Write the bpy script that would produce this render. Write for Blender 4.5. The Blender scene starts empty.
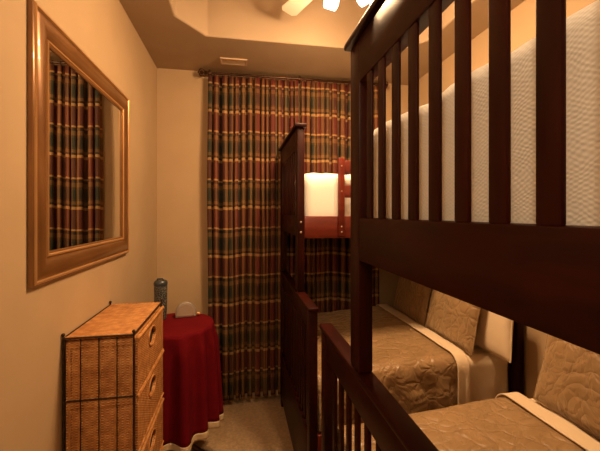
import bpy, bmesh, math, random
from mathutils import Vector, Matrix, noise
random.seed(7)
S = 1.2                       # design units -> metres
TH = math.atan(62/350.0)      # camera yaw to the right
CZ = 1.45
sc = bpy.context.scene
COL = sc.collection

# ------------------------------------------------------------------ camera
cd = bpy.data.cameras.new('camera'); cam = bpy.data.objects.new('camera', cd); COL.objects.link(cam)
cam.location = (0, 0, CZ*S); cam.rotation_euler = (math.pi/2, 0, -TH)
cd.sensor_width = 36; cd.lens = 350/600*36; cd.shift_y = -12.5/600; cd.clip_start = 0.02
sc.camera = cam
# ------------------------------------------------------------------ world, exposure
w = bpy.data.worlds.new('world'); sc.world = w; w.use_nodes = True
w.node_tree.nodes['Background'].inputs[0].default_value = (1.0, 0.6, 0.3, 1)
w.node_tree.nodes['Background'].inputs[1].default_value = 0.005
vs = sc.view_settings; vs.view_transform = 'Standard'; vs.look = 'None'; vs.gamma = 1; vs.use_curve_mapping = False
vs.exposure = 0.0
FAN_W = 72.0                   # watts of each bulb of the ceiling fan
FAN_COL = (1.0, 0.61, 0.31)
FILL_W = 40.0                  # added fill lamp behind the camera
FILL_COL = (1.0, 0.74, 0.47)
SHADE_E = 10.0

# ------------------------------------------------------------------ materials
def newmat(name):
    m = bpy.data.materials.new(name); m.use_nodes = True
    nt = m.node_tree; b = nt.nodes['Principled BSDF']
    return m, nt, b
def N(nt, t, **k):
    n = nt.nodes.new(t)
    for a, v in k.items(): setattr(n, a, v)
    return n
def math_n(nt, op, a, b=None, c=None):
    n = N(nt, 'ShaderNodeMath', operation=op)
    for i, v in enumerate((a, b, c)):
        if v is None: continue
        if isinstance(v, (int, float)): n.inputs[i].default_value = v
        else: nt.links.new(v, n.inputs[i])
    return n.outputs[0]
def ramp(nt, fac, stops, interp='LINEAR'):
    r = N(nt, 'ShaderNodeValToRGB'); r.color_ramp.interpolation = interp
    e = r.color_ramp.elements
    while len(e) < len(stops): e.new(0.5)
    for i, (p, c) in enumerate(stops):
        e[i].position = p; e[i].color = (*c, 1)
    nt.links.new(fac, r.inputs[0]); return r.outputs[0]
def objco(nt): return N(nt, 'ShaderNodeTexCoord').outputs['Object']
def bump(nt, b, h, strength, dist=0.01):
    n = N(nt, 'ShaderNodeBump'); n.inputs['Strength'].default_value = strength; n.inputs['Distance'].default_value = dist
    nt.links.new(h, n.inputs['Height']); nt.links.new(n.outputs[0], b.inputs['Normal'])
def noisy(name, c1, c2, scale, rough=0.8, bs=0.1, bd=0.005, detail=4, bscale=None, sc3=None, metal=0, coat=0, sheen=0, spec=.5):
    m, nt, b = newmat(name)
    co = objco(nt)
    if sc3:
        mp = N(nt, 'ShaderNodeMapping'); mp.inputs['Scale'].default_value = sc3; nt.links.new(co, mp.inputs[0]); co = mp.outputs[0]
    n = N(nt, 'ShaderNodeTexNoise'); n.inputs['Scale'].default_value = scale; n.inputs['Detail'].default_value = detail
    nt.links.new(co, n.inputs['Vector'])
    nt.links.new(ramp(nt, n.outputs['Fac'], [(0.3, c1), (0.7, c2)]), b.inputs['Base Color'])
    h = n.outputs['Fac']
    if bscale:
        n2 = N(nt, 'ShaderNodeTexNoise'); n2.inputs['Scale'].default_value = bscale; n2.inputs['Detail'].default_value = 3
        nt.links.new(co, n2.inputs['Vector']); h = n2.outputs['Fac']
    bump(nt, b, h, bs, bd)
    b.inputs['Roughness'].default_value = rough; b.inputs['Metallic'].default_value = metal
    b.inputs['Coat Weight'].default_value = coat; b.inputs['Specular IOR Level'].default_value = spec; b.inputs['Sheen Weight'].default_value = sheen
    return m
M = {}
M['wall'] = noisy('wall_paint', (.47,.335,.19), (.51,.365,.21), 3, .75, .06, .002, bscale=120)
M['ceil'] = noisy('ceiling_paint', (.40,.30,.195), (.44,.33,.215), 3, .8, .10, .002, bscale=160)
M['carpet'] = noisy('carpet', (.40,.27,.145), (.58,.39,.22), 45, .95, .9, .012, detail=8, bscale=170)
M['wood'] = noisy('cherry_wood', (.012,.0013,.0006), (.030,.0034,.0012), 5, .42, .04, .001, detail=8, sc3=(4,4,.8), spec=.16)
M['woodh'] = noisy('cherry_wood_flat_grain', (.012,.0013,.0006), (.030,.0034,.0012), 5, .42, .04, .001, detail=8, sc3=(1,1,7), spec=.16)
M['rail'] = noisy('cherry_rail_lit', (.085,.010,.005), (.15,.020,.008), 5, .36, .04, .001, detail=8, sc3=(1,1,7), spec=.4)  # cherry wood reddened and lightened: lamplight on the rails put into the colour
M['screw'] = noisy('screw_metal', (.6,.5,.4), (.7,.6,.5), 20, .35, 0, .001, metal=1)
M['iron'] = noisy('dark_iron', (.035,.02,.012), (.06,.035,.02), 30, .45, .1, .001, metal=.6)
M['rodm'] = noisy('bronze_rod', (.05,.022,.01), (.09,.04,.02), 30, .3, .1, .001, metal=.7)
M['frame'] = noisy('gilt_wood', (.16,.068,.020), (.26,.120,.038), 4, .34, .05, .001, detail=6, sc3=(1,1,1), metal=.35, coat=.3)
M['frame2'] = noisy('gilt_bead', (.5,.26,.10), (.6,.34,.14), 6, .28, .05, .001, metal=.5)
M['red'] = noisy('red_cloth', (.105,.002,.005), (.135,.003,.007), 6, .85, .25, .001, bscale=300, spec=.1)
M['cream'] = noisy('cream_trim', (.55,.42,.25), (.62,.48,.30), 60, .8, .3, .002, bscale=200)
M['sheet'] = noisy('cream_sheet', (.72,.58,.40), (.78,.64,.45), 4, .75, .35, .006, bscale=14)
M['pillowcase'] = noisy('ivory_pillowcase', (.72,.58,.40), (.78,.64,.45), 4, .7, .35, .008, bscale=10)
M['fanw'] = noisy('fan_blade_white', (.74,.66,.54), (.78,.70,.58), 6, .5, .02, .001)
M['fanm'] = noisy('fan_metal', (.45,.36,.26), (.5,.4,.3), 6, .35, .02, .001, metal=.6)
M['ventm'] = noisy('vent_paint', (.58,.42,.27), (.62,.45,.29), 8, .5, .02, .001)
M['dark'] = noisy('vent_shadow_gap', (.02,.012,.008), (.03,.018,.01), 8, .8, 0, .001)
M['silver'] = noisy('brushed_silver', (.42,.38,.34), (.52,.48,.43), 40, .38, .05, .001, metal=.55)
M['clockface'] = noisy('clock_face', (.34,.27,.20), (.38,.30,.22), 8, .5, 0, .001)
M['lid'] = noisy('bottle_lid', (.03,.04,.045), (.05,.06,.065), 8, .3, .05, .001)
M['tablew'] = noisy('table_wood', (.07,.03,.015), (.12,.05,.025), 8, .5, .05, .001)
M['mattress'] = noisy('mattress_ticking', (.60,.50,.38), (.66,.56,.43), 8, .9, .1, .002)

def quilt_mat(name, c1, c2, vs_, rough, sheen):
    m, nt, b = newmat(name); co = objco(nt)
    n = N(nt, 'ShaderNodeTexNoise'); n.inputs['Scale'].default_value = 5; n.inputs['Distortion'].default_value = 1.5; n.inputs['Detail'].default_value = 3
    nt.links.new(co, n.inputs['Vector'])
    mx = N(nt, 'ShaderNodeMix', data_type='VECTOR'); mx.inputs[0].default_value = .09
    nt.links.new(co, mx.inputs[4]); nt.links.new(n.outputs['Color'], mx.inputs[5])
    v = N(nt, 'ShaderNodeTexVoronoi', feature='DISTANCE_TO_EDGE'); v.inputs['Scale'].default_value = vs_
    nt.links.new(mx.outputs[1], v.inputs['Vector'])
    w_ = N(nt, 'ShaderNodeTexWave', wave_type='RINGS'); w_.inputs['Scale'].default_value = 5; w_.inputs['Distortion'].default_value = 9; w_.inputs['Detail'].default_value = 2; w_.inputs['Detail Scale'].default_value = 1.6
    nt.links.new(co, w_.inputs['Vector'])
    e = math_n(nt, 'MINIMUM', math_n(nt, 'MULTIPLY', v.outputs['Distance'], 6.0), 1.0)
    e2 = math_n(nt, 'POWER', w_.outputs['Fac'], .35)
    h = math_n(nt, 'ADD', math_n(nt, 'MULTIPLY', e, .6), math_n(nt, 'MULTIPLY', e2, .6))
    nt.links.new(ramp(nt, n.outputs['Fac'], [(.3, c1), (.7, c2)]), b.inputs['Base Color'])
    bump(nt, b, h, .55, .012)
    b.inputs['Roughness'].default_value = rough; b.inputs['Sheen Weight'].default_value = sheen
    b.inputs['Sheen Tint'].default_value = (1, .8, .5, 1)
    return m
M['quilt'] = quilt_mat('bronze_quilt', (.27,.170,.080), (.35,.225,.112), 13, .37, .35)

def waffle():
    m, nt, b = newmat('white_waffle_coverlet'); co = objco(nt)
    n = N(nt, 'ShaderNodeTexNoise'); n.inputs['Scale'].default_value = 16; nt.links.new(co, n.inputs['Vector'])
    mx = N(nt, 'ShaderNodeMix', data_type='VECTOR'); mx.inputs[0].default_value = .022
    nt.links.new(co, mx.inputs[4]); nt.links.new(n.outputs['Color'], mx.inputs[5])
    s = N(nt, 'ShaderNodeSeparateXYZ'); nt.links.new(mx.outputs[1], s.inputs[0])
    k = 2*math.pi/0.0075
    a = math_n(nt, 'SINE', math_n(nt, 'MULTIPLY', s.outputs[2], k))
    c = math_n(nt, 'SINE', math_n(nt, 'MULTIPLY', math_n(nt, 'ADD', s.outputs[1], s.outputs[0]), k*.55))
    h = math_n(nt, 'MULTIPLY', a, c)
    nt.links.new(ramp(nt, math_n(nt, 'MULTIPLY_ADD', h, .5, .5), [(0, (.80,.76,.70)), (1, (.89,.86,.81))]), b.inputs['Base Color'])
    bump(nt, b, h, .45, .0007); b.inputs['Roughness'].default_value = .9
    return m
M['waffle'] = waffle()

def wicker(name, top=False):
    m, nt, b = newmat(name); co = objco(nt)
    s = N(nt, 'ShaderNodeSeparateXYZ'); nt.links.new(co, s.inputs[0])
    if top: u, v = s.outputs[0], s.outputs[1]
    else:
        u, v = math_n(nt, 'ADD', s.outputs[0], s.outputs[1]), s.outputs[2]
    ku = 2*math.pi/0.020; kv = 2*math.pi/0.011
    su = math_n(nt, 'SINE', math_n(nt, 'MULTIPLY', u, ku)); sv = math_n(nt, 'SINE', math_n(nt, 'MULTIPLY', v, kv))
    h = math_n(nt, 'ADD', math_n(nt, 'MULTIPLY', su, sv), math_n(nt, 'MULTIPLY', sv, .5))
    n = N(nt, 'ShaderNodeTexNoise'); n.inputs['Scale'].default_value = 28; n.inputs['Detail'].default_value = 5; nt.links.new(co, n.inputs['Vector'])
    f = math_n(nt, 'MULTIPLY_ADD', h, .16, math_n(nt, 'MULTIPLY_ADD', n.outputs['Fac'], .9, .03))
    nt.links.new(ramp(nt, f, [(.15, (.24,.085,.022)), (.48, (.47,.205,.06)), (.85, (.76,.42,.155))]), b.inputs['Base Color'])
    bump(nt, b, h, .7, .0016); b.inputs['Roughness'].default_value = .5
    return m
M['wicker'] = wicker('woven_wicker'); M['wickert'] = wicker('woven_wicker_top', True)

def plaid():
    m, nt, b = newmat('plaid_curtain')
    s = N(nt, 'ShaderNodeSeparateXYZ'); nt.links.new(N(nt, 'ShaderNodeTexCoord').outputs['UV'], s.inputs[0])
    red = (.11,.014,.007); maroon = (.014,.003,.002); cream = (.58,.34,.12); green = (.012,.016,.007); tan = (.20,.10,.026); olive = (.04,.03,.010)
    pv = math_n(nt, 'FRACT', math_n(nt, 'ADD', math_n(nt, 'DIVIDE', math_n(nt, 'SUBTRACT', 2.215, s.outputs[1]), .363), 10))
    cv = ramp(nt, pv, [(0, cream), (.03, red), (.38, red), (.41, cream), (.445, maroon), (.51, tan), (.60, olive), (.65, green), (.80, green), (.83, olive), (.87, tan), (.93, maroon), (.975, cream)], 'CONSTANT')
    pu = math_n(nt, 'FRACT', math_n(nt, 'DIVIDE', s.outputs[0], .137))
    cu = ramp(nt, pu, [(0, tan), (.03, red), (.24, tan), (.29, red), (.42, maroon), (.48, tan), (.51, green), (.64, tan), (.70, green), (.86, maroon), (.93, tan)], 'CONSTANT')
    mx = N(nt, 'ShaderNodeMix', data_type='RGBA'); mx.inputs[0].default_value = .5
    nt.links.new(cv, mx.inputs[6]); nt.links.new(cu, mx.inputs[7])
    nt.links.new(mx.outputs[2], b.inputs['Base Color'])
    n = N(nt, 'ShaderNodeTexNoise'); n.inputs['Scale'].default_value = 250; nt.links.new(objco(nt), n.inputs['Vector'])
    bump(nt, b, n.outputs['Fac'], .2, .002)
    b.inputs['Roughness'].default_value = .75
    return m
M['plaid'] = plaid()

def bottle_mat():
    m, nt, b = newmat('patterned_tumbler'); co = objco(nt)
    v = N(nt, 'ShaderNodeTexVoronoi', feature='DISTANCE_TO_EDGE'); v.inputs['Scale'].default_value = 75; nt.links.new(co, v.inputs['Vector'])
    nt.links.new(ramp(nt, v.outputs['Distance'], [(0, (.22,.22,.19)), (.05, (.18,.18,.16)), (.09, (.012,.014,.016))]), b.inputs['Base Color'])
    b.inputs['Roughness'].default_value = .3; return m
M['bottle'] = bottle_mat()
def emis(name, c, e):
    m, nt, b = newmat(name); b.inputs['Base Color'].default_value = (.8,.75,.65,1)
    b.inputs['Emission Color'].default_value = (*c, 1); b.inputs['Emission Strength'].default_value = e
    b.inputs['Roughness'].default_value = .3; return m
M['shade'] = emis('fill_dome_glow', (1.0,.80,.50), SHADE_E)  # glow for the dome of the added fill lamp
M['bulb'] = emis('lit_bulb', (1.0,.82,.55), 20)
m, nt, b = newmat('lit_frosted_shade')
tr = N(nt, 'ShaderNodeBsdfTransparent'); tr.inputs[0].default_value = (1,.97,.93,1); em = N(nt, 'ShaderNodeEmission'); em.inputs[0].default_value = (1,.86,.62,1); em.inputs[1].default_value = SHADE_E
mxs = N(nt, 'ShaderNodeMixShader'); mxs.inputs[0].default_value = .86; nt.links.new(tr.outputs[0], mxs.inputs[1]); nt.links.new(em.outputs[0], mxs.inputs[2])
nt.links.new(mxs.outputs[0], nt.nodes['Material Output'].inputs['Surface']); M['glass'] = m
m, nt, b = newmat('mirror_glass'); b.inputs['Metallic'].default_value = 1; b.inputs['Roughness'].default_value = .01
b.inputs['Base Color'].default_value = (.80,.80,.76,1)
n = N(nt, 'ShaderNodeTexNoise'); n.inputs['Scale'].default_value = 2; nt.links.new(objco(nt), n.inputs['Vector'])
nt.links.new(ramp(nt, n.outputs['Fac'], [(0, (.79,.79,.75)), (1, (.81,.81,.77))]), b.inputs['Base Color'])
M['mirror'] = m

# ------------------------------------------------------------------ mesh helpers (design units)
def box(bm, x0, x1, y0, y1, z0, z1, bev=0.0, seg=2):
    vs_ = [bm.verts.new(p) for p in ((x0,y0,z0),(x1,y0,z0),(x1,y1,z0),(x0,y1,z0),(x0,y0,z1),(x1,y0,z1),(x1,y1,z1),(x0,y1,z1))]
    fs = [bm.faces.new([vs_[i] for i in f]) for f in ((3,2,1,0),(4,5,6,7),(0,1,5,4),(1,2,6,5),(2,3,7,6),(3,0,4,7))]
    if bev > 0:
        es = list({e for f in fs for e in f.edges})
        bmesh.ops.bevel(bm, geom=es, offset=bev, segments=seg, affect='EDGES', profile=.5)
    return vs_
def tube(bm, pts, r, seg=10, cap=True):
    rs = r if isinstance(r, (list, tuple)) else [r]*len(pts)
    pts = [Vector(p) for p in pts]; rings = []; up = None
    for i, p in enumerate(pts):
        d = ((pts[min(i+1, len(pts)-1)] - pts[max(i-1, 0)])).normalized()
        if up is None:
            up = Vector((0,0,1)) if abs(d.z) < .9 else Vector((1,0,0))
        a = d.cross(up).normalized(); c = a.cross(d).normalized(); up = c
        rings.append([bm.verts.new(p + rs[i]*(math.cos(t)*a + math.sin(t)*c)) for t in [2*math.pi*k/seg for k in range(seg)]])
    for i in range(len(rings)-1):
        for k in range(seg):
            bm.faces.new((rings[i][k], rings[i][(k+1)%seg], rings[i+1][(k+1)%seg], rings[i+1][k]))
    if cap:
        bm.faces.new(rings[0][::-1]); bm.faces.new(rings[-1])
def lathe(bm, prof, c, seg=32, axis='Z'):
    rings = []
    for r, h in prof:
        ring = []
        for k in range(seg):
            t = 2*math.pi*k/seg
            p = Vector((r*math.cos(t), r*math.sin(t), h))
            if axis == 'X': p = Vector((p.z, p.x, p.y))
            ring.append(bm.verts.new(Vector(c) + p))
        rings.append(ring)
    for i in range(len(rings)-1):
        for k in range(seg):
            bm.faces.new((rings[i][k], rings[i][(k+1)%seg], rings[i+1][(k+1)%seg], rings[i+1][k]))
    if prof[0][0] > 1e-4: bm.faces.new(rings[0][::-1])
    if prof[-1][0] > 1e-4: bm.faces.new(rings[-1])
    return rings
def ball(bm, c, r, u=14, v=10, sc3=(1,1,1)):
    bmesh.ops.create_uvsphere(bm, u_segments=u, v_segments=v, radius=r, matrix=Matrix.Translation(c) @ Matrix.Diagonal((*sc3, 1)))
def obj(name, bm, mat, parent=None, base=None, smooth=True, autos=True):
    """links bm (world design coords) as ONE mesh object; origin at parent's base or at its own base"""
    if base is None:
        if parent is not None: base = Vector(parent['_b'])
        else:
            xs = [v.co for v in bm.verts]
            base = Vector(((min(v.x for v in xs)+max(v.x for v in xs))/2, (min(v.y for v in xs)+max(v.y for v in xs))/2, min(v.z for v in xs)))
    base = Vector(base)
    for v in bm.verts: v.co = (v.co - base)*S
    bmesh.ops.recalc_face_normals(bm, faces=bm.faces[:])
    me = bpy.data.meshes.new(name); bm.to_mesh(me); bm.free()
    me.materials.append(mat)
    if smooth:
        for p in me.polygons: p.use_smooth = True
        if autos: me.set_sharp_from_angle(angle=math.radians(38))
    o = bpy.data.objects.new(name, me); COL.objects.link(o)
    if parent is not None:
        o.parent = parent
        o.location = (base - Vector(parent['_b']))*S
    else: o.location = base*S
    o['_b'] = tuple(base)
    return o
def thing(name, label, cat, base, group=None):
    o = bpy.data.objects.new(name, None); COL.objects.link(o); o.location = Vector(base)*S
    o.empty_display_size = .1
    o['_b'] = tuple(base); o['label'] = label; o['category'] = cat
    if group: o['group'] = group
    return o
def tag(o, label, cat, group=None):
    o['label'] = label; o['category'] = cat
    if group: o['group'] = group
    return o
def struct(name, bm, mat, **k):
    o = obj(name, bm, mat, **k); o['kind'] = 'structure'; return o
def B(): return bmesh.new()

# ------------------------------------------------------------------ room shell
XL, XR, YF, YN, ZS, ZT = -.60, 1.45, 2.78, -.85, 2.54, 3.00
T = .08
for nm, b4 in (('wall_left', (XL-T, XL, YN-T, YF+T)), ('wall_right', (XR, XR+T, YN-T, YF+T)), ('wall_far', (XL, XR, YF, YF+T)), ('wall_near', (XL, XR, YN-T, YN))):
    bm = B(); box(bm, b4[0], b4[1], b4[2], b4[3], 0, ZT); struct(nm, bm, M['wall'], smooth=False)
bm = B(); box(bm, XL-T, XR+T, YN-T, YF+T, -.06, 0); struct('floor', bm, M['carpet'], smooth=False)
# ceiling: lowered border with an eight-sided raised tray
bm = B()
hole = [(-.342,2.03),(-.19,2.225),(1.04,2.225),(1.19,2.03),(1.19,1.15),(1.04,.95),(-.19,.95),(-.342,1.15)]
outer = [(XL,2.03),(XL,YF),(XR,YF),(XR,2.03),(XR,1.15),(XR,YN),(XL,YN),(XL,1.15)]
hv = [bm.verts.new((x,y,ZS)) for x,y in hole]; ov = [bm.verts.new((x,y,ZS)) for x,y in outer]; tv = [bm.verts.new((x,y,ZT)) for x,y in hole]
n8 = len(hole)
for i in range(n8):
    j = (i+1) % n8
    bm.faces.new((hv[i], hv[j], ov[j], ov[i])); bm.faces.new((hv[i], hv[j], tv[j], tv[i]))
bm.faces.new(tv)
cl = struct('ceiling', bm, M['ceil'], smooth=False)
bv = cl.modifiers.new('soft_edge', 'BEVEL'); bv.width = .012; bv.segments = 3; bv.limit_method = 'ANGLE'
bm = B(); box(bm, XL-T, XR+T, YN-T, YF+T, ZT+.005, ZT+.03); struct('ceiling', bm, M['ceil'], smooth=False)
for nm, b4 in (('baseboard_left', (XL, XL+.012, YN+.012, YF-.012)), ('baseboard_far', (XL, XR, YF-.012, YF)), ('baseboard_right', (XR-.012, XR, YN+.012, YF-.012))):
    bm = B(); box(bm, *b4, 0, .075, .003); struct(nm, bm, M['cream'])

# ------------------------------------------------------------------ ceiling register
v = thing('ceiling_vent', 'small rectangular metal air vent on the lowered ceiling above the curtain rod', 'air vent', (-.03,2.555,ZS-.008))
bm = B(); vx0, vx1, vy0, vy1 = -.125, .065, 2.505, 2.605
for a in ((vx0,vx1,vy0,vy0+.016),(vx0,vx1,vy1-.016,vy1),(vx0,vx0+.014,vy0+.016,vy1-.016),(vx1-.014,vx1,vy0+.016,vy1-.016)): box(bm, *a, ZS-.010, ZS-.0005, .002)
obj('vent_frame', bm, M['ventm'], v)
bm = B(); box(bm, vx0+.012, vx1-.012, vy0+.014, vy1-.014, ZS-.003, ZS-.0008); obj('vent_gap_shade', bm, M['dark'], v)
for k in range(4):
    bm = B(); y = vy0+.024+k*.0165; box(bm, vx0+.014, vx1-.014, y, y+.009, ZS-.008, ZS-.004, .001); obj('louver', bm, M['ventm'], v)

# ------------------------------------------------------------------ curtains and rod
CY = 2.717
rod = thing('curtain_rod', 'dark bronze curtain rod with ornate ball finials across the far wall', 'curtain rod', (.45,CY,2.50))
bm = B(); tube(bm, [(-.235,CY,2.506),(1.16,CY,2.506)], .0095, 12); obj('rod', bm, M['rodm'], rod)
for x in (-.25, 1.175):
    s = -1 if x < 0 else 1
    bm = B(); c = (x, CY, 2.506)
    lathe(bm, [(.009,-.018),(.016,-.014),(.016,-.010),(.008,-.006),(.012,.0),(.0,.002)] if s > 0 else [(0,-.002),(.012,.0),(.008,.006),(.016,.010),(.016,.014),(.009,.018)], c, 14, 'X')
    cc = Vector((x+s*.018, CY, 2.506))
    for k in range(6):   # open scrollwork cage
        t = 2*math.pi*k/6
        pts = []
        for q in range(9):
            a = math.pi*q/8; rr = .030*math.sin(a)
            tt = t + .9*(q/8)
            pts.append((cc.x - s*.022*math.cos(a), cc.y + rr*math.cos(tt), cc.z + rr*math.sin(tt)))
        tube(bm, pts, .0030, 6)
    ball(bm, cc, .015, 10, 8); ball(bm, cc + Vector((s*.025,0,0)), .006, 8, 6)
    obj('finial', bm, M['rodm'], rod)
for x in (-.212, .478, 1.145):
    bm = B(); tube(bm, [(x,YF-.004,2.506),(x,CY+.012,2.506)], .006, 8); lathe(bm, [(.012,-.012),(.015,0),(.012,.012)], (x,CY,2.506), 12, 'X')
    box(bm, x-.012, x+.012, YF-.008, YF-.001, 2.489, 2.535, .002)
    box(bm, x-.006, x+.006, CY-.012, CY+.012, 2.495, 2.528, .002)
    obj('bracket', bm, M['rodm'], rod)
def curtain(x0, x1, nf, seed, label):
    rnd = random.Random(seed)
    root = thing('curtain', label, 'curtain', ((x0+x1)/2, CY, 0), 'plaid curtains on the far wall')
    cols = nf*12; rows = 40
    wd = [rnd.uniform(.6,1.45) for _ in range(nf)]; tot = sum(wd); ed = [0]
    for q in wd: ed.append(ed[-1]+q/tot)
    amps = [rnd.uniform(.75,1.2) for _ in range(nf)]
    bm = B(); uvl = bm.loops.layers.uv.new('UVMap'); vm = []; U = []
    fab = (x1-x0)*2.0
    for j in range(rows+1):
        tz = j/rows
        ztop = 2.485; row = []
        for i in range(cols+1):
            f = i/12; k = min(int(f), nf-1); lf = f-k
            fx = ed[k] + (ed[k+1]-ed[k])*lf
            x = x0 + fx*(x1-x0)
            amp = .031*amps[k]*(.6 + .4*min(1, tz*3.5))*(1+.15*math.sin(tz*3+k))
            ph = 2*math.pi*lf
            y = CY + amp*math.cos(ph) - .004 + .010*noise.noise((x*4, tz*2.2, seed))
            x += .011*math.sin(2*ph)*amps[k] + .014*noise.noise((k*1.3, tz*1.6, seed+9))*min(1, tz*3)
            zb = .030 + .030*(x+.22)/.6 if x < .38 else .06
            zb += .008*math.cos(ph)
            z = ztop + (zb-ztop)*tz
            row.append(bm.verts.new((x,y,z)))
        vm.append(row)
    for j in range(rows):
        for i in range(cols):
            f = bm.faces.new((vm[j][i], vm[j+1][i], vm[j+1][i+1], vm[j][i+1]))
            for lp, (jj, ii) in zip(f.loops, ((j,i),(j+1,i),(j+1,i+1),(j,i+1))):
                vv = vm[jj][ii].co
                wob = .030*noise.noise((vv.x*5, 0, seed)) + .004*math.cos(2*math.pi*ii/12)
                lp[uvl].uv = (ii/cols*fab + seed*.17, vv.z + wob)
    o = obj('fabric', bm, M['plaid'], root, autos=False)
    sm = o.modifiers.new('cloth_thickness', 'SOLIDIFY'); sm.thickness = .003
    for q in range(nf):   # rings
        x = x0 + (ed[q]+ed[q+1])/2*(x1-x0)
        if any(abs(x-b) < .022 for b in (-.212, .478, 1.145)): x += .03
        bm = B(); pts = [(x, CY+.015*math.cos(a), 2.503+.015*math.sin(a)) for a in [2*math.pi*t/12 for t in range(13)]]
        tube(bm, pts, .0022, 6, cap=False); tube(bm, [(x,CY,2.489),(x,CY-.004,2.478)], .002, 6)
        obj('curtain_ring', bm, M['rodm'], root)
curtain(-.222, .474, 15, 1, 'plaid curtain panel on the left, beside the round table')
curtain(.484, 1.128, 14, 4, 'plaid curtain panel on the right, behind the far bunk bed')

# ------------------------------------------------------------------ wall mirror
mi = thing('wall_mirror', 'large rectangular mirror in a bronze-gold moulded wood frame on the left wall', 'mirror', (XL,1.57,1.233))
my0, my1, mz0, mz1 = 1.133, 2.035, 1.233, 2.072
prof = [(0,.002),(0,.013),(.005,.017),(.013,.018),(.020,.015),(.030,.021),(.048,.024),(.066,.019),(.077,.012),(.084,.013),(.092,.012),(.096,.009),(.096,.002)]
def frame_ring(prof, mat, nm):
    bm = B(); loops = []
    for inset, h in prof:
        loops.append([bm.verts.new((XL+h, y, z)) for y, z in ((my0+inset,mz0+inset),(my1-inset,mz0+inset),(my1-inset,mz1-inset),(my0+inset,mz1-inset))])
    for i in range(len(loops)-1):
        for k in range(4): bm.faces.new((loops[i][k], loops[i][(k+1)%4], loops[i+1][(k+1)%4], loops[i+1][k]))
    return obj(nm, bm, mat, mi)
frame_ring(prof, M['frame'], 'mirror_frame')
frame_ring([(.0775,.0122),(.081,.0165),(.0865,.0165),(.0895,.0124)], M['frame2'], 'inner_bead')
frame_ring([(.0045,.0168),(.008,.0205),(.0125,.0205),(.016,.017)], M['frame2'], 'outer_bead')
bm = B(); box(bm, XL+.003, XL+.006, my0+.088, my1-.088, mz0+.088, mz1-.088); obj('mirror_glass', bm, M['mirror'], mi, smooth=False)

# ------------------------------------------------------------------ bunk beds
X0, PT = .318, .040           # face of the footboards, post thickness
XH = 1.435
def panel_upper(root, ya, yb, slats, near_first, xa, nm):
    """foot or head panel of the top bunk between ya<yb; xa = outer face (foot) ; parts are children of the bunk"""
    x0, x1 = xa, xa+PT; xs0 = x0+.002 if xa < 1 else x1-.017
    for (a, b2) in ((ya, ya+.075), (yb-.075, yb)):
        bm = B(); box(bm, x0, x1, a, b2, 1.020, 1.918, .005); 
        p = obj('post', bm, M['wood'], root)
    bm = B(); box(bm, x0-.016, x1+.012, ya-.012, yb+.012, 1.918, 1.938, .006); obj('top_cap', bm, M['woodh'], root)
    bm = B(); box(bm, x0, x1-.004, ya+.075, yb-.075, 1.800, 1.918, .004); obj('top_rail', bm, M['woodh'], root)
    for c in slats:
        bm = B(); box(bm, xs0, xs0+.008, c-.0120, c+.0200, 1.436, 1.802, .003); obj('slat', bm, M['wood'], root)
    bm = B(); box(bm, x0, x1-.002, ya+.075, yb-.075, 1.322, 1.437, .004); obj('bottom_rail', bm, M['woodh'], root)
def panel_lower(root, ya, yb, xa):
    x0, x1 = xa, xa+PT
    for (a, b2) in ((ya, ya+.055), (yb-.055, yb)):
        bm = B(); box(bm, x0, x1, a, b2, 0.0, 1.000, .005); obj('post', bm, M['wood'], root)
    bm = B(); box(bm, x0-.006, x1+.004, ya-.010, yb+.010, 1.000, 1.019, .006); obj('top_cap', bm, M['woodh'], root)
    bm = B(); box(bm, x0+.004, x1-.004, ya+.055, yb-.055, .905, 1.000, .004); obj('top_rail', bm, M['woodh'], root)
    n_ = 13; L = yb-ya-.11
    for k in range(n_):
        c = ya+.055 + L*(k+1)/(n_+1)
        bm = B(); box(bm, x0+.012, x0+.024, c-.014, c+.014, .408, .907, .003); obj('slat', bm, M['wood'], root)
    bm = B(); box(bm, x0+.002, x1-.002, ya+.055, yb-.055, .06, .410, .004); obj('bottom_rail', bm, M['woodh'], root)
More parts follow.
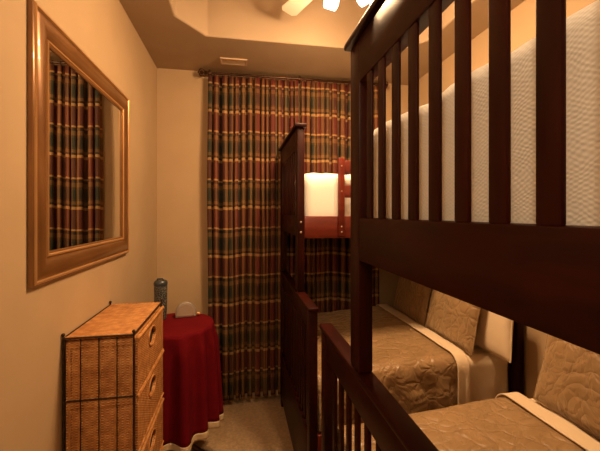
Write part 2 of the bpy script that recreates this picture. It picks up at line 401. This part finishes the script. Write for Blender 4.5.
def bunk(label, ua, ub, la, lb, slats, open_side):
    root = thing('bunk_bed', label, 'bunk bed', ((X0+XH)/2, (la+lb)/2, 0), 'dark cherry bunk beds')
    xh = XH-PT
    panel_upper(root, ua, ub, slats, True, X0, 'foot'); panel_upper(root, ua, ub, slats, True, xh, 'head')
    panel_lower(root, la, lb, X0); panel_lower(root, la, lb, xh)
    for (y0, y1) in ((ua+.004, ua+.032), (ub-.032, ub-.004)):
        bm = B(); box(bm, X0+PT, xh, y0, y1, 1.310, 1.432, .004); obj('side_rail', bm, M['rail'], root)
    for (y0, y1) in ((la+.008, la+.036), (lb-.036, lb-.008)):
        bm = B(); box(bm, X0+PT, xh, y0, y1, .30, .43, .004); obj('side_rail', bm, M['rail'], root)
    # slatted decks
    bm = B()
    for k in range(10):
        x = X0+PT+.02 + k*.108; box(bm, x, x+.06, ua+.033, ub-.033, 1.345, 1.360)
    obj('bed_deck', bm, M['woodh'], root)
    bm = B()
    for k in range(10):
        x = X0+PT+.02 + k*.108; box(bm, x, x+.06, la+.037, lb-.037, .335, .350)
    obj('bed_deck', bm, M['woodh'], root)
    # guard rails: one with a gap at the foot for climbing in, one full length
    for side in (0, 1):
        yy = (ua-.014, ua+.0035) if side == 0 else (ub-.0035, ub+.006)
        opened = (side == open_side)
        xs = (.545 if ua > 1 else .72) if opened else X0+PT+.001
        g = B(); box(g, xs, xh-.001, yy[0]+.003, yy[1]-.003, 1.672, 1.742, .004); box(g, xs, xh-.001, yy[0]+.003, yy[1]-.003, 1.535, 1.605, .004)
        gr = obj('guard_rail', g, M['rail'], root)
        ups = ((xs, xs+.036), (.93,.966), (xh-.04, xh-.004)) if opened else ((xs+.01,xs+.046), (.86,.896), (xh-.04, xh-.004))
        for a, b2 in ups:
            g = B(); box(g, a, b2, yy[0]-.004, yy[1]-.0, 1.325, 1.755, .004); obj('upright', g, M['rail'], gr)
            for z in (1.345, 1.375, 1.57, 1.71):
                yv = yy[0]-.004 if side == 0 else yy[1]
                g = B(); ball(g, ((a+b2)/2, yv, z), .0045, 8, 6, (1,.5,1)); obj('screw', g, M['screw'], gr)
    # bolt heads on the posts' narrow faces and connectors
    for (yv, z) in ((ua-.0005, 1.345), (ua-.0005, 1.40), (ub+.0005, 1.345), (ub+.0005, 1.40)):
        g = B(); ball(g, (X0+PT/2, yv, z), .006, 8, 6, (1,.4,1)); obj('bolt', g, M['screw'], root)
    return root
sl_n = [.824-.073*k for k in range(9)]
sl_f = [1.878+.075+.0735*(k+.62) for k in range(9)]
bunk('dark cherry bunk bed close on the right, its white top mattress behind tall slats', .108, .968, .108, 1.326, sl_n, 1)
bunk('dark cherry bunk bed farther away, standing against the plaid curtains', 1.878, 2.650, 1.555, 2.650, [1.878+.075+.0707*(k+1) for k in range(8)], 0)

# ------------------------------------------------------------------ bedding
def rbox(bm, x0, x1, y0, y1, z0, z1, r, bulge=0, seed=0, nx=22, ny=22, nz=6):
    """soft rounded slab, subdivided, with noise"""
    vdict = {}
    def P(u, v, w_):
        key = (round(u,5), round(v,5), round(w_,5))
        if key in vdict: return vdict[key]
        x = x0+(x1-x0)*u; y = y0+(y1-y0)*v; z = z0+(z1-z0)*w_
        c = Vector((min(max(x,x0+r),x1-r), min(max(y,y0+r),y1-r), min(max(z,z0+r),z1-r)))
        d = Vector((x,y,z))-c
        if d.length > 1e-9: 
            p = c + d.normalized()*min(r, max(abs(d.x),abs(d.y),abs(d.z)))
        else: p = Vector((x,y,z))
        if bulge and w_ > .5: p.z += bulge*(noise.noise((x*7,y*7,seed)) + .5*noise.noise((x*18,y*18,seed)))
        vdict[key] = bm.verts.new(p); return vdict[key]
    for a in range(nx):
        for b_ in range(ny):
            for w_ in (0,1):
                q = [P((a+i)/nx, (b_+j)/ny, w_) for i,j in ((0,0),(1,0),(1,1),(0,1))]
                bm.faces.new(q)
    for a in range(nx):
        for c in range(nz):
            for v_ in (0,1): bm.faces.new([P((a+i)/nx, v_, (c+j)/nz) for i,j in ((0,0),(1,0),(1,1),(0,1))])
    for b_ in range(ny):
        for c in range(nz):
            for u in (0,1): bm.faces.new([P(u, (b_+i)/ny, (c+j)/nz) for i,j in ((0,0),(1,0),(1,1),(0,1))])
def sag(x): 
    t = max(0, min(1, (1.06-x)/.70)); return -.050*t**1.2
def mattress(x0, x1, y0, y1, z0, z1, label, group):
    bm = B(); rbox(bm, x0, x1, y0, y1, z0, z1, .03, 0, 0, 16, 12, 4)
    t = thing('mattress', label, 'mattress', ((x0+x1)/2,(y0+y1)/2,z0), group)
    if z0 < 1:
        for v_ in bm.verts:
            if v_.co.z > z0+.05: v_.co.z += sag(v_.co.x)
    obj('mattress_body', bm, M['mattress'], t)
    for z in (z0+.02, z1-.02):
        g = B(); r = .0035
        if z0 < 1 and z > z0+.1: continue
        pts = [(x0+.03,y0,z),(x1-.03,y0,z),(x1,y0+.03,z),(x1,y1-.03,z),(x1-.03,y1,z),(x0+.03,y1,z),(x0,y1-.03,z),(x0,y0+.03,z),(x0+.03,y0,z)]
        tube(g, pts, r, 6); obj('piping', g, M['mattress'], t)
def drape(x0, x1, ya, yb, zt, za, zb, r, off, wr, seed, nx=60, foot=False, wavy=0.0, xcurve=None):
    """cloth over a mattress: hangs from za on the near side (y=ya) over the top (zt) down to zb on the far side (y=yb)"""
    path = []
    r_ = r+off
    def seg(p, q, n):
        for i in range(n): path.append((p[0]+(q[0]-p[0])*i/n, p[1]+(q[1]-p[1])*i/n, 1.0))
    seg((ya-off, za), (ya-off, zt-r), max(4, int((zt-r-za)/.012)))
    for i in range(8):
        a = math.pi - (math.pi/2)*i/8; path.append((ya+r + r_*math.cos(a), zt-r + r_*math.sin(a), .6))
    seg((ya+r, zt+off), (yb-r, zt+off), 60)
    for i in range(8):
        a = math.pi/2 - (math.pi/2)*i/8; path.append((yb-r + r_*math.cos(a), zt-r + r_*math.sin(a), .6))
    seg((yb+off, zt-r), (yb+off, zb), max(4, int((zt-r-zb)/.02)))
    path.append((yb+off, zb, 1.0))
    bm = B(); rows = []
    for i in range(nx+1):
        x = x0+(x1-x0)*i/nx; row = []
        for (y, z, k) in path:
            n1 = noise.noise((x*5, y*5, z*5+seed)); n2 = noise.noise((x*14, y*14, z*14+seed*2))
            side = (z < zt-r*.6)
            xx = x
            if xcurve and i > nx*.6: xx += xcurve*noise.noise((y*6, z*6, seed+3))*(i/nx)
            if side:
                hang = min(1, (zt-r-z)/.12 + .15)
                dy = (abs(n1)*.5 + .35 + .5*math.sin(x*38+seed+2*n1))*wavy*hang + abs(n2)*wr*.3
                row.append(bm.verts.new((xx, y - dy if y < (ya+yb)/2 else y + dy*.4, z + sag(x)*max(0, (z-za)/(zt-za)))))
            else:
                dz = abs(n1)*wr + abs(n2)*wr*.45
                row.append(bm.verts.new((xx, y, z + dz + sag(x))))
        rows.append(row)
    for i in range(nx):
        for j in range(len(path)-1):
            bm.faces.new((rows[i][j], rows[i][j+1], rows[i+1][j+1], rows[i+1][j]))
    return bm
def cloth_obj(name, bm, mat, label, cat, group, th=.004):
    o = obj(name, bm, mat, autos=False)
    s = o.modifiers.new('cloth_thickness', 'SOLIDIFY'); s.thickness = th*S; s.offset = 1
    tag(o, label, cat, group); return o
def pillow(name, c, w_, h_, t_, mat, rot, label, cat='pillow', group=None, flange=0.0, seed=0):
    """w along local x, h along local y, thickness along local z; rot is a Matrix"""
    bm = B(); n_ = 30; top = []; bot = []
    for i in range(n_+1):
        ra, rb = [], []
        for j in range(n_+1):
            u = -1+2*i/n_; v_ = -1+2*j/n_
            au, av = min(1, abs(u)/(1-flange)), min(1, abs(v_)/(1-flange))
            th_ = (max(0, 1-au**2.6)*max(0, 1-av**2.6))**.42
            pin = 1 - .035*(v_*v_*(1-u*u)*0 + (1-abs(v_))**1.5*(abs(u)**6)) 
            pin2 = 1 - .035*((1-abs(u))**1.5*(abs(v_)**6))
            x = u*w_/2*pin; y = v_*h_/2*pin2
            wr = noise.noise((x*9+seed, y*9, seed))*.10 + noise.noise((x*22+seed, y*22, seed))*.05
            z = t_/2*th_*(1+wr)
            ra.append(bm.verts.new((x, y, z+.0015)))
            rb.append(bm.verts.new((x, y, -z-.0015)))
        top.append(ra); bot.append(rb)
    for i in range(n_):
        for j in range(n_):
            bm.faces.new((top[i][j], top[i+1][j], top[i+1][j+1], top[i][j+1]))
            bm.faces.new((bot[i][j], bot[i][j+1], bot[i+1][j+1], bot[i+1][j]))
    rim = [(i,0) for i in range(n_)] + [(n_,j) for j in range(n_)] + [(i,n_) for i in range(n_,0,-1)] + [(0,j) for j in range(n_,0,-1)]
    for k in range(len(rim)):
        a = rim[k]; b_ = rim[(k+1)%len(rim)]
        bm.faces.new((top[a[0]][a[1]], top[b_[0]][b_[1]], bot[b_[0]][b_[1]], bot[a[0]][a[1]]))
    cen = Vector(c)
    for v_ in bm.verts: v_.co = cen + rot @ v_.co
    base = Vector((c[0], c[1], min(v_.co.z for v_ in bm.verts)))
    root = thing(name, label, cat, base, group)
    obj('pillow_body', bm, mat, root, autos=False)
    g = B(); loop = []
    for (i, j) in rim + [rim[0]]:
        u = -1+2*i/n_; v_ = -1+2*j/n_
        pin = 1 - .035*((1-abs(v_))**1.5*(abs(u)**6)); pin2 = 1 - .035*((1-abs(u))**1.5*(abs(v_)**6))
        loop.append(cen + rot @ Vector((u*w_/2*pin, v_*h_/2*pin2, 0)))
    tube(g, loop, .0035, 6); obj('piping', g, mat, root)
    return root
XA, XB = .364, 1.388
ZM = .700
def lower_bed(ya, yb, near_hang, far_hang, who, seed, ZM):
    mattress(XA, XB, ya, yb, .352, ZM, 'thick mattress of the lower bunk on the %s bunk bed, under the bronze quilt' % who, 'lower bunk mattresses')
    bm = drape(1.110, XB-.004, ya, yb, ZM, near_hang, far_hang, .035, .006, .003, seed+20, 24, wavy=.006)
    cloth_obj('bed_sheet', bm, M['sheet'], 'cream sheet spread over the pillow end of the %s lower bunk' % who, 'bed sheet', 'lower bunk sheets', .003)
    bm = drape(XA+.004, 1.108, ya, yb, ZM, near_hang, far_hang, .035, .014, .010, seed, 80, wavy=.022)
    cloth_obj('quilt', bm, M['quilt'], 'bronze matelasse quilt covering the %s lower bunk' % who, 'quilt', 'bronze quilts', .007)
    bm = drape(1.075, 1.148, ya-.006, yb+.006, ZM, near_hang+.02, far_hang+.02, .038, .032, .004, seed+5, 10, wavy=.010, xcurve=.015)
    cloth_obj('folded_sheet', bm, M['sheet'], 'pale sheet edge folded back over the quilt of the %s lower bunk' % who, 'folded sheet', 'folded sheet edges', .005)
lower_bed(.150, 1.282, .46, .46, 'nearer', 1.0, .672)
lower_bed(1.615, 2.605, .44, .46, 'farther', 8.0, .70)
def lean(ang, yaw=0, roll=0):  # local x -> world y, local y -> up and leaning to +x, local z -> -x
    m_ = Matrix(((0, 0, -1), (1, 0, 0), (0, 1, 0)))
    # columns: local axes in world
    return Matrix.Rotation(yaw, 3, 'Z') @ Matrix.Rotation(ang, 3, 'Y') @ m_.transposed().inverted() @ Matrix.Rotation(roll, 3, 'Z')
def LR(ang, yaw=0, roll=0):
    ex = Vector((0, -1, 0)); ey = Vector((math.sin(ang), 0, math.cos(ang))); ez = ex.cross(ey)
    m_ = Matrix((ex, ey, ez)).transposed()
    return Matrix.Rotation(yaw, 3, 'Z') @ m_ @ Matrix.Rotation(roll, 3, 'Z')
def lean_pillow(zt, yc, x_bot, h_, w_, t_, ang, mat, label, yaw=0, roll=0, flange=0, seed=0, group='pillows on the lower bunks', nm='pillow'):
    c = (x_bot + math.sin(ang)*h_/2, yc, zt + math.cos(ang)*h_/2 + .012)
    return pillow(nm, c, w_, h_, t_, mat, LR(ang, yaw, roll), label, 'pillow', group, flange, seed)
# nearer bunk
lean_pillow(.684, .975, 1.185, .36, .52, .09, .24, M['quilt'], 'quilted bronze pillow sham leaning at the head of the nearer lower bunk', flange=.05, seed=3)
lean_pillow(.684, .42, 1.185, .36, .48, .09, .28, M['quilt'], 'quilted bronze sham on the nearer lower bunk, the one under the top bunk', flange=.05, seed=5)
# farther bunk
lean_pillow(.712, 1.83, 1.175, .33, .45, .075, .20, M['quilt'], 'quilted bronze sham in front of the ivory pillow on the farther lower bunk', flange=.045, seed=6)
lean_pillow(.712, 2.30, 1.175, .33, .45, .075, .22, M['quilt'], 'shaded quilted bronze sham nearest the curtains on the farther lower bunk', flange=.045, seed=7)
lean_pillow(.712, 1.70, 1.282, .32, .44, .075, .12, M['pillowcase'], 'ivory pillow behind the bronze sham, at the corner of the farther lower bunk', roll=.05, seed=9)

def upper_bed(ya, yb, who, seed, rr, bl):
    mattress(X0+PT+.012, XB-.006, ya+.044, yb-.044, 1.361, 1.605, 'top bunk mattress of the %s bunk bed, wrapped in a white coverlet' % who, 'top bunk mattresses')
    # coverlet: tucked cap over mattress, closed at foot
    bm = B(); rbox(bm, X0+PT+.0025, XB+.002, ya+.0335, yb-.0335, 1.370, 1.680, rr, bl, seed, 44, 34, 10)
    bmesh.ops.delete(bm, geom=[f for f in bm.faces if all(v_.co.z < 1.3705 for v_ in f.verts)], context='FACES')
    o = obj('coverlet', bm, M['waffle'], autos=False)
    tag(o, 'white textured coverlet on the top bunk of the %s bunk bed' % who, 'coverlet', 'white coverlets on the top bunks')
upper_bed(.108, .968, 'nearer', 2.0, .028, .010)
upper_bed(1.878, 2.650, 'farther', 6.0, .055, .022)

# ------------------------------------------------------------------ wicker chest
cx0, cx1, cy0, cy1, cz = -.598, -.362, 1.328, 1.79, 1.020
ch = thing('wicker_chest', 'tall wicker chest of drawers in a dark iron frame against the left wall', 'chest of drawers', ((cx0+cx1)/2,(cy0+cy1)/2,0))
bm = B(); r = .0034
for x in (cx0+.004, cx1-.004):
    for y in (cy0+.004, cy1-.004):
        tube(bm, [(x,y,0),(x,y,cz+.004)], r, 8); ball(bm, (x,y,cz+.009), .0062, 10, 8)
for z in (cz-.004, .797, .565, .333, .10):
    q = [(cx0+.004,cy0+.004,z),(cx1-.004,cy0+.004,z),(cx1-.004,cy1-.004,z),(cx0+.004,cy1-.004,z)]
    for k in range(4): tube(bm, [q[k], q[(k+1)%4]], .0032 if z > 1 else .0034, 8)
obj('iron_frame', bm, M['iron'], ch)
for y in (cy0+.002, cy1-.002):
    for k in range(3):
        x = cx0 + (cx1-cx0)*(k+1)/4; bm = B(); tube(bm, [(x,y,.10),(x,y,cz-.006)], .0017, 6)
        for z in (cz-.008, .10): ball(bm, (x,y,z), .0036, 8, 6)
        obj('wire', bm, M['iron'], ch)
bm = B(); box(bm, cx0+.008, cx1-.008, cy0+.009, cy1-.009, cz-.014, cz-.001, .004)
for y in (cy0+.010, cy1-.010): tube(bm, [(cx0+.008,y,cz-.004),(cx1-.006,y,cz-.004)], .0045, 8)
obj('wicker_top', bm, M['wickert'], ch)
tops = [1.000, .789, .557, .325]
for t in tops:
    z1, z0 = t, t-.214
    xa, xb, ya, yb = cx0+.010, cx1-.004, cy0+.0095, cy1-.0095
    bm = B(); box(bm, xa, xb, ya, yb, z0, z1, .004)
    # raised woven borders on the end face
    for (a, b_, c, d) in ((xa, xb, z1-.024, z1-.001), (xa, xb, z0+.001, z0+.022), (xa, xa+.018, z0+.022, z1-.024), (xb-.018, xb, z0+.022, z1-.024)):
        box(bm, a+.001, b_-.001, ya-.0035, ya+.001, c, d, .0015)
    dr = obj('drawer', bm, M['wicker'], ch)
    # front board with oval finger hole
    bm = B(); yc, zc = (cy0+cy1)/2, (z0+z1)/2+.042; n_ = 28; ry, rz = .055, .034
    xf = xb+.010
    oi, oo, bi = [], [], []
    for k in range(n_):
        a = 2*math.pi*k/n_ + math.pi/4
        oi.append(bm.verts.new((xf, yc+ry*math.cos(a), zc+rz*math.sin(a)))); bi.append(bm.verts.new((xb+.001, yc+ry*math.cos(a), zc+rz*math.sin(a))))
        ca, sa = math.cos(a), math.sin(a); m_ = max(abs(ca), abs(sa))
        yy = (yc + (yb-ya-.012)/2*ca/m_); zz = ((z0+z1)/2 + (z1-z0-.008)/2*sa/m_)
        oo.append(bm.verts.new((xf, yy, zz)))
    for k in range(n_):
        j = (k+1)%n_
        bm.faces.new((oi[k], oi[j], oo[j], oo[k])); bm.faces.new((oi[k], oi[j], bi[j], bi[k]))
    ob = [bm.verts.new((xb+.0005, v_.co.y, v_.co.z)) for v_ in oo]
    for k in range(n_): bm.faces.new((oo[k], oo[(k+1)%n_], ob[(k+1)%n_], ob[k]))
    obj('drawer_front', bm, M['wicker'], dr)
    bm = B(); box(bm, xb+.0002, xb+.001, yc-ry-.003, yc+ry+.003, zc-rz-.003, zc+rz+.003); obj('hole_shade', bm, M['dark'], dr)  # dark plate standing in for the shade inside the finger hole
    bm = B(); tube(bm, [(xf, yc+(ry+.003)*math.cos(a), zc+(rz+.003)*math.sin(a)) for a in [2*math.pi*k/24 for k in range(25)]], .0038, 8); obj('handle_rim', bm, M['wickert'], dr)
    bm = B(); tube(bm, [(xf-.001, ya+.002, z1-.004), (xf-.001, yb-.002, z1-.004)], .0068, 10); tube(bm, [(xf-.001, ya+.002, z0+.006), (xf-.001, yb-.002, z0+.006)], .0050, 10)
    obj('front_rim', bm, M['wickert'], dr)

# ------------------------------------------------------------------ round table with cloth
tc = Vector((-.362, 2.095, 0)); TZ = .815; TR = .216
tb = thing('round_table', 'small round wooden table hidden under the red tablecloth', 'table', (tc.x,tc.y,0))
bm = B(); lathe(bm, [(TR-.006,TZ-.022),(TR,TZ-.018),(TR,TZ-.004),(TR-.006,TZ)], tc, 48); obj('table_top', bm, M['tablew'], tb)
bm = B(); lathe(bm, [(.02,.09),(.035,.14),(.022,.22),(.030,.45),(.022,.70),(.06,TZ-.022)], tc, 20); obj('pedestal', bm, M['tablew'], tb)
for k in range(3):
    a = math.radians(20+120*k); d = Vector((math.cos(a), math.sin(a), 0)); bm = B()
    tube(bm, [tc+d*.02+Vector((0,0,.13)), tc+d*.08+Vector((0,0,.11)), tc+d*.14+Vector((0,0,.05)), tc+d*.18+Vector((0,0,.014))], [.016,.015,.013,.012], 10); obj('leg', bm, M['tablew'], tb)
cl_ = thing('tablecloth', 'round crimson tablecloth with a cream hem draped to near the floor', 'tablecloth', (tc.x,tc.y,.22))
def cloth_pt(a, s_):  # s_: 0 at rim, 1 at hem
    lim = 1.0
    f = math.sin(a*14+1.1*math.sin(a*2)) ; f = math.copysign(abs(f)**.8, f); f2 = math.sin(a*5+1.3)
    amp = .012 + .013*s_
    rr = TR+.003 + .012*s_**.8 + amp*(f+.7+.35*f2)*min(1, s_*6)
    z = TZ+.004 - .012*min(1, s_*6) - (.563+.012*f2)*s_
    p = Vector((tc.x+rr*math.cos(a), tc.y+rr*math.sin(a), z))
    p.x = max(p.x, XL+.006 + .004*(1+f)); return p
NA = 240; bm = B(); rings = []
for q in range(7):
    rr = (TR+.002)*q/6
    rings.append([bm.verts.new((tc.x+rr*math.cos(2*math.pi*k/NA), tc.y+rr*math.sin(2*math.pi*k/NA), TZ+.004)) for k in range(NA)] if q else [bm.verts.new((tc.x,tc.y,TZ+.004))])
NS = 26
for q in range(NS+1): rings.append([bm.verts.new(cloth_pt(2*math.pi*k/NA, .935*q/NS)) for k in range(NA)])
for k in range(NA): bm.faces.new((rings[0][0], rings[1][k], rings[1][(k+1)%NA]))
for i in range(1, len(rings)-1):
    for k in range(NA): bm.faces.new((rings[i][k], rings[i][(k+1)%NA], rings[i+1][(k+1)%NA], rings[i+1][k]))
o = obj('cloth', bm, M['red'], cl_, autos=False); s_ = o.modifiers.new('cloth_thickness', 'SOLIDIFY'); s_.thickness = .002
bm = B(); rings = [[bm.verts.new(cloth_pt(2*math.pi*k/NA, .935+.065*q/4)) for k in range(NA)] for q in range(5)]
for i in range(4):
    for k in range(NA): bm.faces.new((rings[i][k], rings[i][(k+1)%NA], rings[i+1][(k+1)%NA], rings[i+1][k]))
o = obj('hem_trim', bm, M['cream'], cl_, autos=False); o['label'] = 'cream hem band'; s_ = o.modifiers.new('cloth_thickness', 'SOLIDIFY'); s_.thickness = .002
# tumbler
zt0 = TZ+.0062
b0 = Vector((-.452, 2.19, zt0))
bt = thing('tumbler', 'dark patterned insulated tumbler with a black lid on the red tablecloth', 'tumbler', b0)
bm = B(); lathe(bm, [(.028,0),(.033,.004),(.036,.06),(.038,.195),(.037,.200)], b0, 28); obj('bottle_body', bm, M['bottle'], bt)
bm = B(); lathe(bm, [(.0375,.200),(.0395,.203),(.0395,.216),(.036,.224),(.030,.230),(0,.231)], b0, 28); obj('lid', bm, M['lid'], bt)
bm = B(); tube(bm, [b0+Vector((-.020,-.006,.228)), b0+Vector((-.014,-.010,.240)), b0+Vector((.012,-.012,.240)), b0+Vector((.020,-.008,.228))], .005, 8); obj('lid_loop', bm, M['lid'], bt)
# arched clock
c0 = Vector((-.312, 2.215, zt0)); yaw = Matrix.Rotation(.18, 3, 'Z')
ck = thing('table_clock', 'small silver arched-top clock standing on the red tablecloth beside the tumbler', 'clock', c0)
def arch(bm, w_, h_, y0, y1, z0=0, lift=0.0):
    n_ = 18; pr = [(-w_/2, z0), (-w_/2, z0+h_*.25)] + [(-w_/2*math.cos(math.pi*k/n_), z0+h_*.25+h_*.75*math.sin(math.pi*k/n_)) for k in range(1, n_)] + [(w_/2, z0+h_*.25), (w_/2, z0)]
    f = [bm.verts.new(c0 + yaw @ Vector((x, y0, z))) for x, z in pr]; k_ = [bm.verts.new(c0 + yaw @ Vector((x, y1, z+lift))) for x, z in pr]
    bm.faces.new(f); bm.faces.new(k_[::-1])
    for i in range(len(pr)):
        j = (i+1)%len(pr); bm.faces.new((f[i], f[j], k_[j], k_[i]))
bm = B(); arch(bm, .120, .088, -.018, .020); o = obj('clock_case', bm, M['silver'], ck); mb_ = o.modifiers.new('edge', 'BEVEL'); mb_.width = .004; mb_.segments = 3; mb_.limit_method = 'ANGLE'
bm = B(); arch(bm, .100, .066, -.021, -.018, .010); obj('clock_face', bm, M['clockface'], ck)
bm = B(); tube(bm, [c0 + yaw @ Vector((.066, 0, .012)), c0 + yaw @ Vector((.080, .0, .012))], [.012,.009], 12); tube(bm, [c0 + yaw @ Vector((.055, 0, .012)), c0 + yaw @ Vector((.070, .0, .012))], .004, 8); obj('key', bm, M['frame2'], ck)

# ------------------------------------------------------------------ ceiling fan with lamps
fc = Vector((.49, 1.56, 0)); ZB = 2.60
fan = thing('ceiling_fan', 'white ceiling fan with lit glass lamp shades hanging in the raised ceiling', 'ceiling fan', (fc.x,fc.y,ZB))
def P(x, y, z): return Vector((fc.x+x, fc.y+y, z))
bm = B(); lathe(bm, [(.03,2.998),(.065,2.998),(.06,2.96),(.03,2.93)][::-1], P(0,0,0), 28); obj('canopy', bm, M['fanm'], fan)
bm = B(); tube(bm, [P(0,0,2.73), P(0,0,2.95)], .011, 12); obj('downrod', bm, M['fanm'], fan)
bm = B(); lathe(bm, [(.04,2.56),(.07,2.575),(.095,2.61),(.10,2.65),(.09,2.70),(.05,2.735),(.015,2.745)], P(0,0,0), 36); obj('motor_housing', bm, M['fanm'], fan)
for k in range(5):
    a = math.radians(114 + 72*k); R_ = Matrix.Rotation(a, 3, 'Z') @ Matrix.Rotation(.20, 3, 'X')
    bm = B(); n_ = 16; tp, bt_ = [], []
    for i in range(n_+1):
        t = i/n_; x = .13+.38*t; wd = (.033+.019*t)*(1 if t < .93 else math.sqrt(max(.0,1-((t-.93)/.09)**2))*1)
        for arr, dz in ((tp,.0028),(bt_,-.0028)):
            arr.append([bm.verts.new(P(0,0,ZB+.02) + R_ @ Vector((x, s2*wd, dz))) for s2 in (-1,-.5,0,.5,1)])
    for i in range(n_):
        for j in range(4):
            bm.faces.new((tp[i][j], tp[i+1][j], tp[i+1][j+1], tp[i][j+1])); bm.faces.new((bt_[i][j], bt_[i][j+1], bt_[i+1][j+1], bt_[i+1][j]))
        for j in (0,4): bm.faces.new((tp[i][j], tp[i+1][j], bt_[i+1][j], bt_[i][j]))
    for i in (0,n_): 
        for j in range(4): bm.faces.new((tp[i][j], tp[i][j+1], bt_[i][j+1], bt_[i][j]))
    bl = obj('blade', bm, M['fanw'], fan)
    bm = B(); tube(bm, [P(0,0,ZB+.01) + R_ @ Vector((.085,0,0)), P(0,0,ZB+.014) + R_ @ Vector((.14,0,-.004)), P(0,0,ZB+.014) + R_ @ Vector((.19,0,-.004))], [.010,.008,.005], 8); obj('blade_bracket', bm, M['fanm'], bl)
bm = B(); lathe(bm, [(.0,2.505),(.025,2.51),(.045,2.53),(.045,2.555),(.035,2.562)], P(0,0,0), 28); obj('light_kit', bm, M['fanm'], fan)
for k in range(4):
    a = math.radians(20 + 90*k); d = Vector((math.cos(a), math.sin(a), 0)); up = Vector((0,0,1))
    ax = (d*.62 - up).normalized(); st = P(0,0,2.545) + d*.075
    bm = B(); tube(bm, [P(0,0,2.54)+d*.035, P(0,0,2.555)+d*.06, st], .007, 8); tube(bm, [st, st+ax*.02], .014, 12); arm = obj('lamp_arm', bm, M['fanm'], fan)
    q = ax.to_track_quat('Z', 'Y').to_matrix()
    bm = B(); seg_ = 28; prof_ = [(.014,.018),(.024,.024),(.033,.045),(.037,.070),(.034,.090),(.028,.102)]
    rg = [[bm.verts.new(st + q @ Vector((r_*math.cos(2*math.pi*i/seg_), r_*math.sin(2*math.pi*i/seg_), h_))) for i in range(seg_)] for r_, h_ in prof_]
    for i in range(len(rg)-1):
        for j in range(seg_): bm.faces.new((rg[i][j], rg[i][(j+1)%seg_], rg[i+1][(j+1)%seg_], rg[i+1][j]))
    sh = obj('lamp_shade', bm, M['glass'], fan)
    bm = B(); ball(bm, st+ax*.038, .015, 14, 10); obj('bulb', bm, M['bulb'], sh)
    ld = bpy.data.lights.new('bulb_light', 'POINT'); ld.energy = FAN_W; ld.color = FAN_COL; ld.shadow_soft_size = .03
    lo = bpy.data.objects.new('bulb_light', ld); COL.objects.link(lo); lo.location = (st+ax*.082)*S
    
# added fill lamp, unseen behind the camera, to brighten the aisle side
hl = thing('fill_lamp', 'added fill lamp, a flush dome on the ceiling behind the camera', 'fill lamp', (-.30,-.35,ZS-.07))
bm = B(); lathe(bm, [(.12,ZS-.012),(.125,ZS-.008),(.125,ZS-.001)], (-.30,-.35,0), 32); obj('fill_lamp_base', bm, M['fanm'], hl)
bm = B(); lathe(bm, [(0,ZS-.07),(.05,ZS-.064),(.09,ZS-.045),(.112,ZS-.012)], (-.30,-.35,0), 32); obj('fill_lamp_dome', bm, M['shade'], hl)
ld = bpy.data.lights.new('fill_light', 'POINT'); ld.energy = FILL_W; ld.color = FILL_COL; ld.shadow_soft_size = .10
lo = bpy.data.objects.new('fill_light', ld); COL.objects.link(lo); lo.location = Vector((-.30,-.35,ZS-.16))*S

for o in bpy.data.objects:
    if '_b' in o: del o['_b']
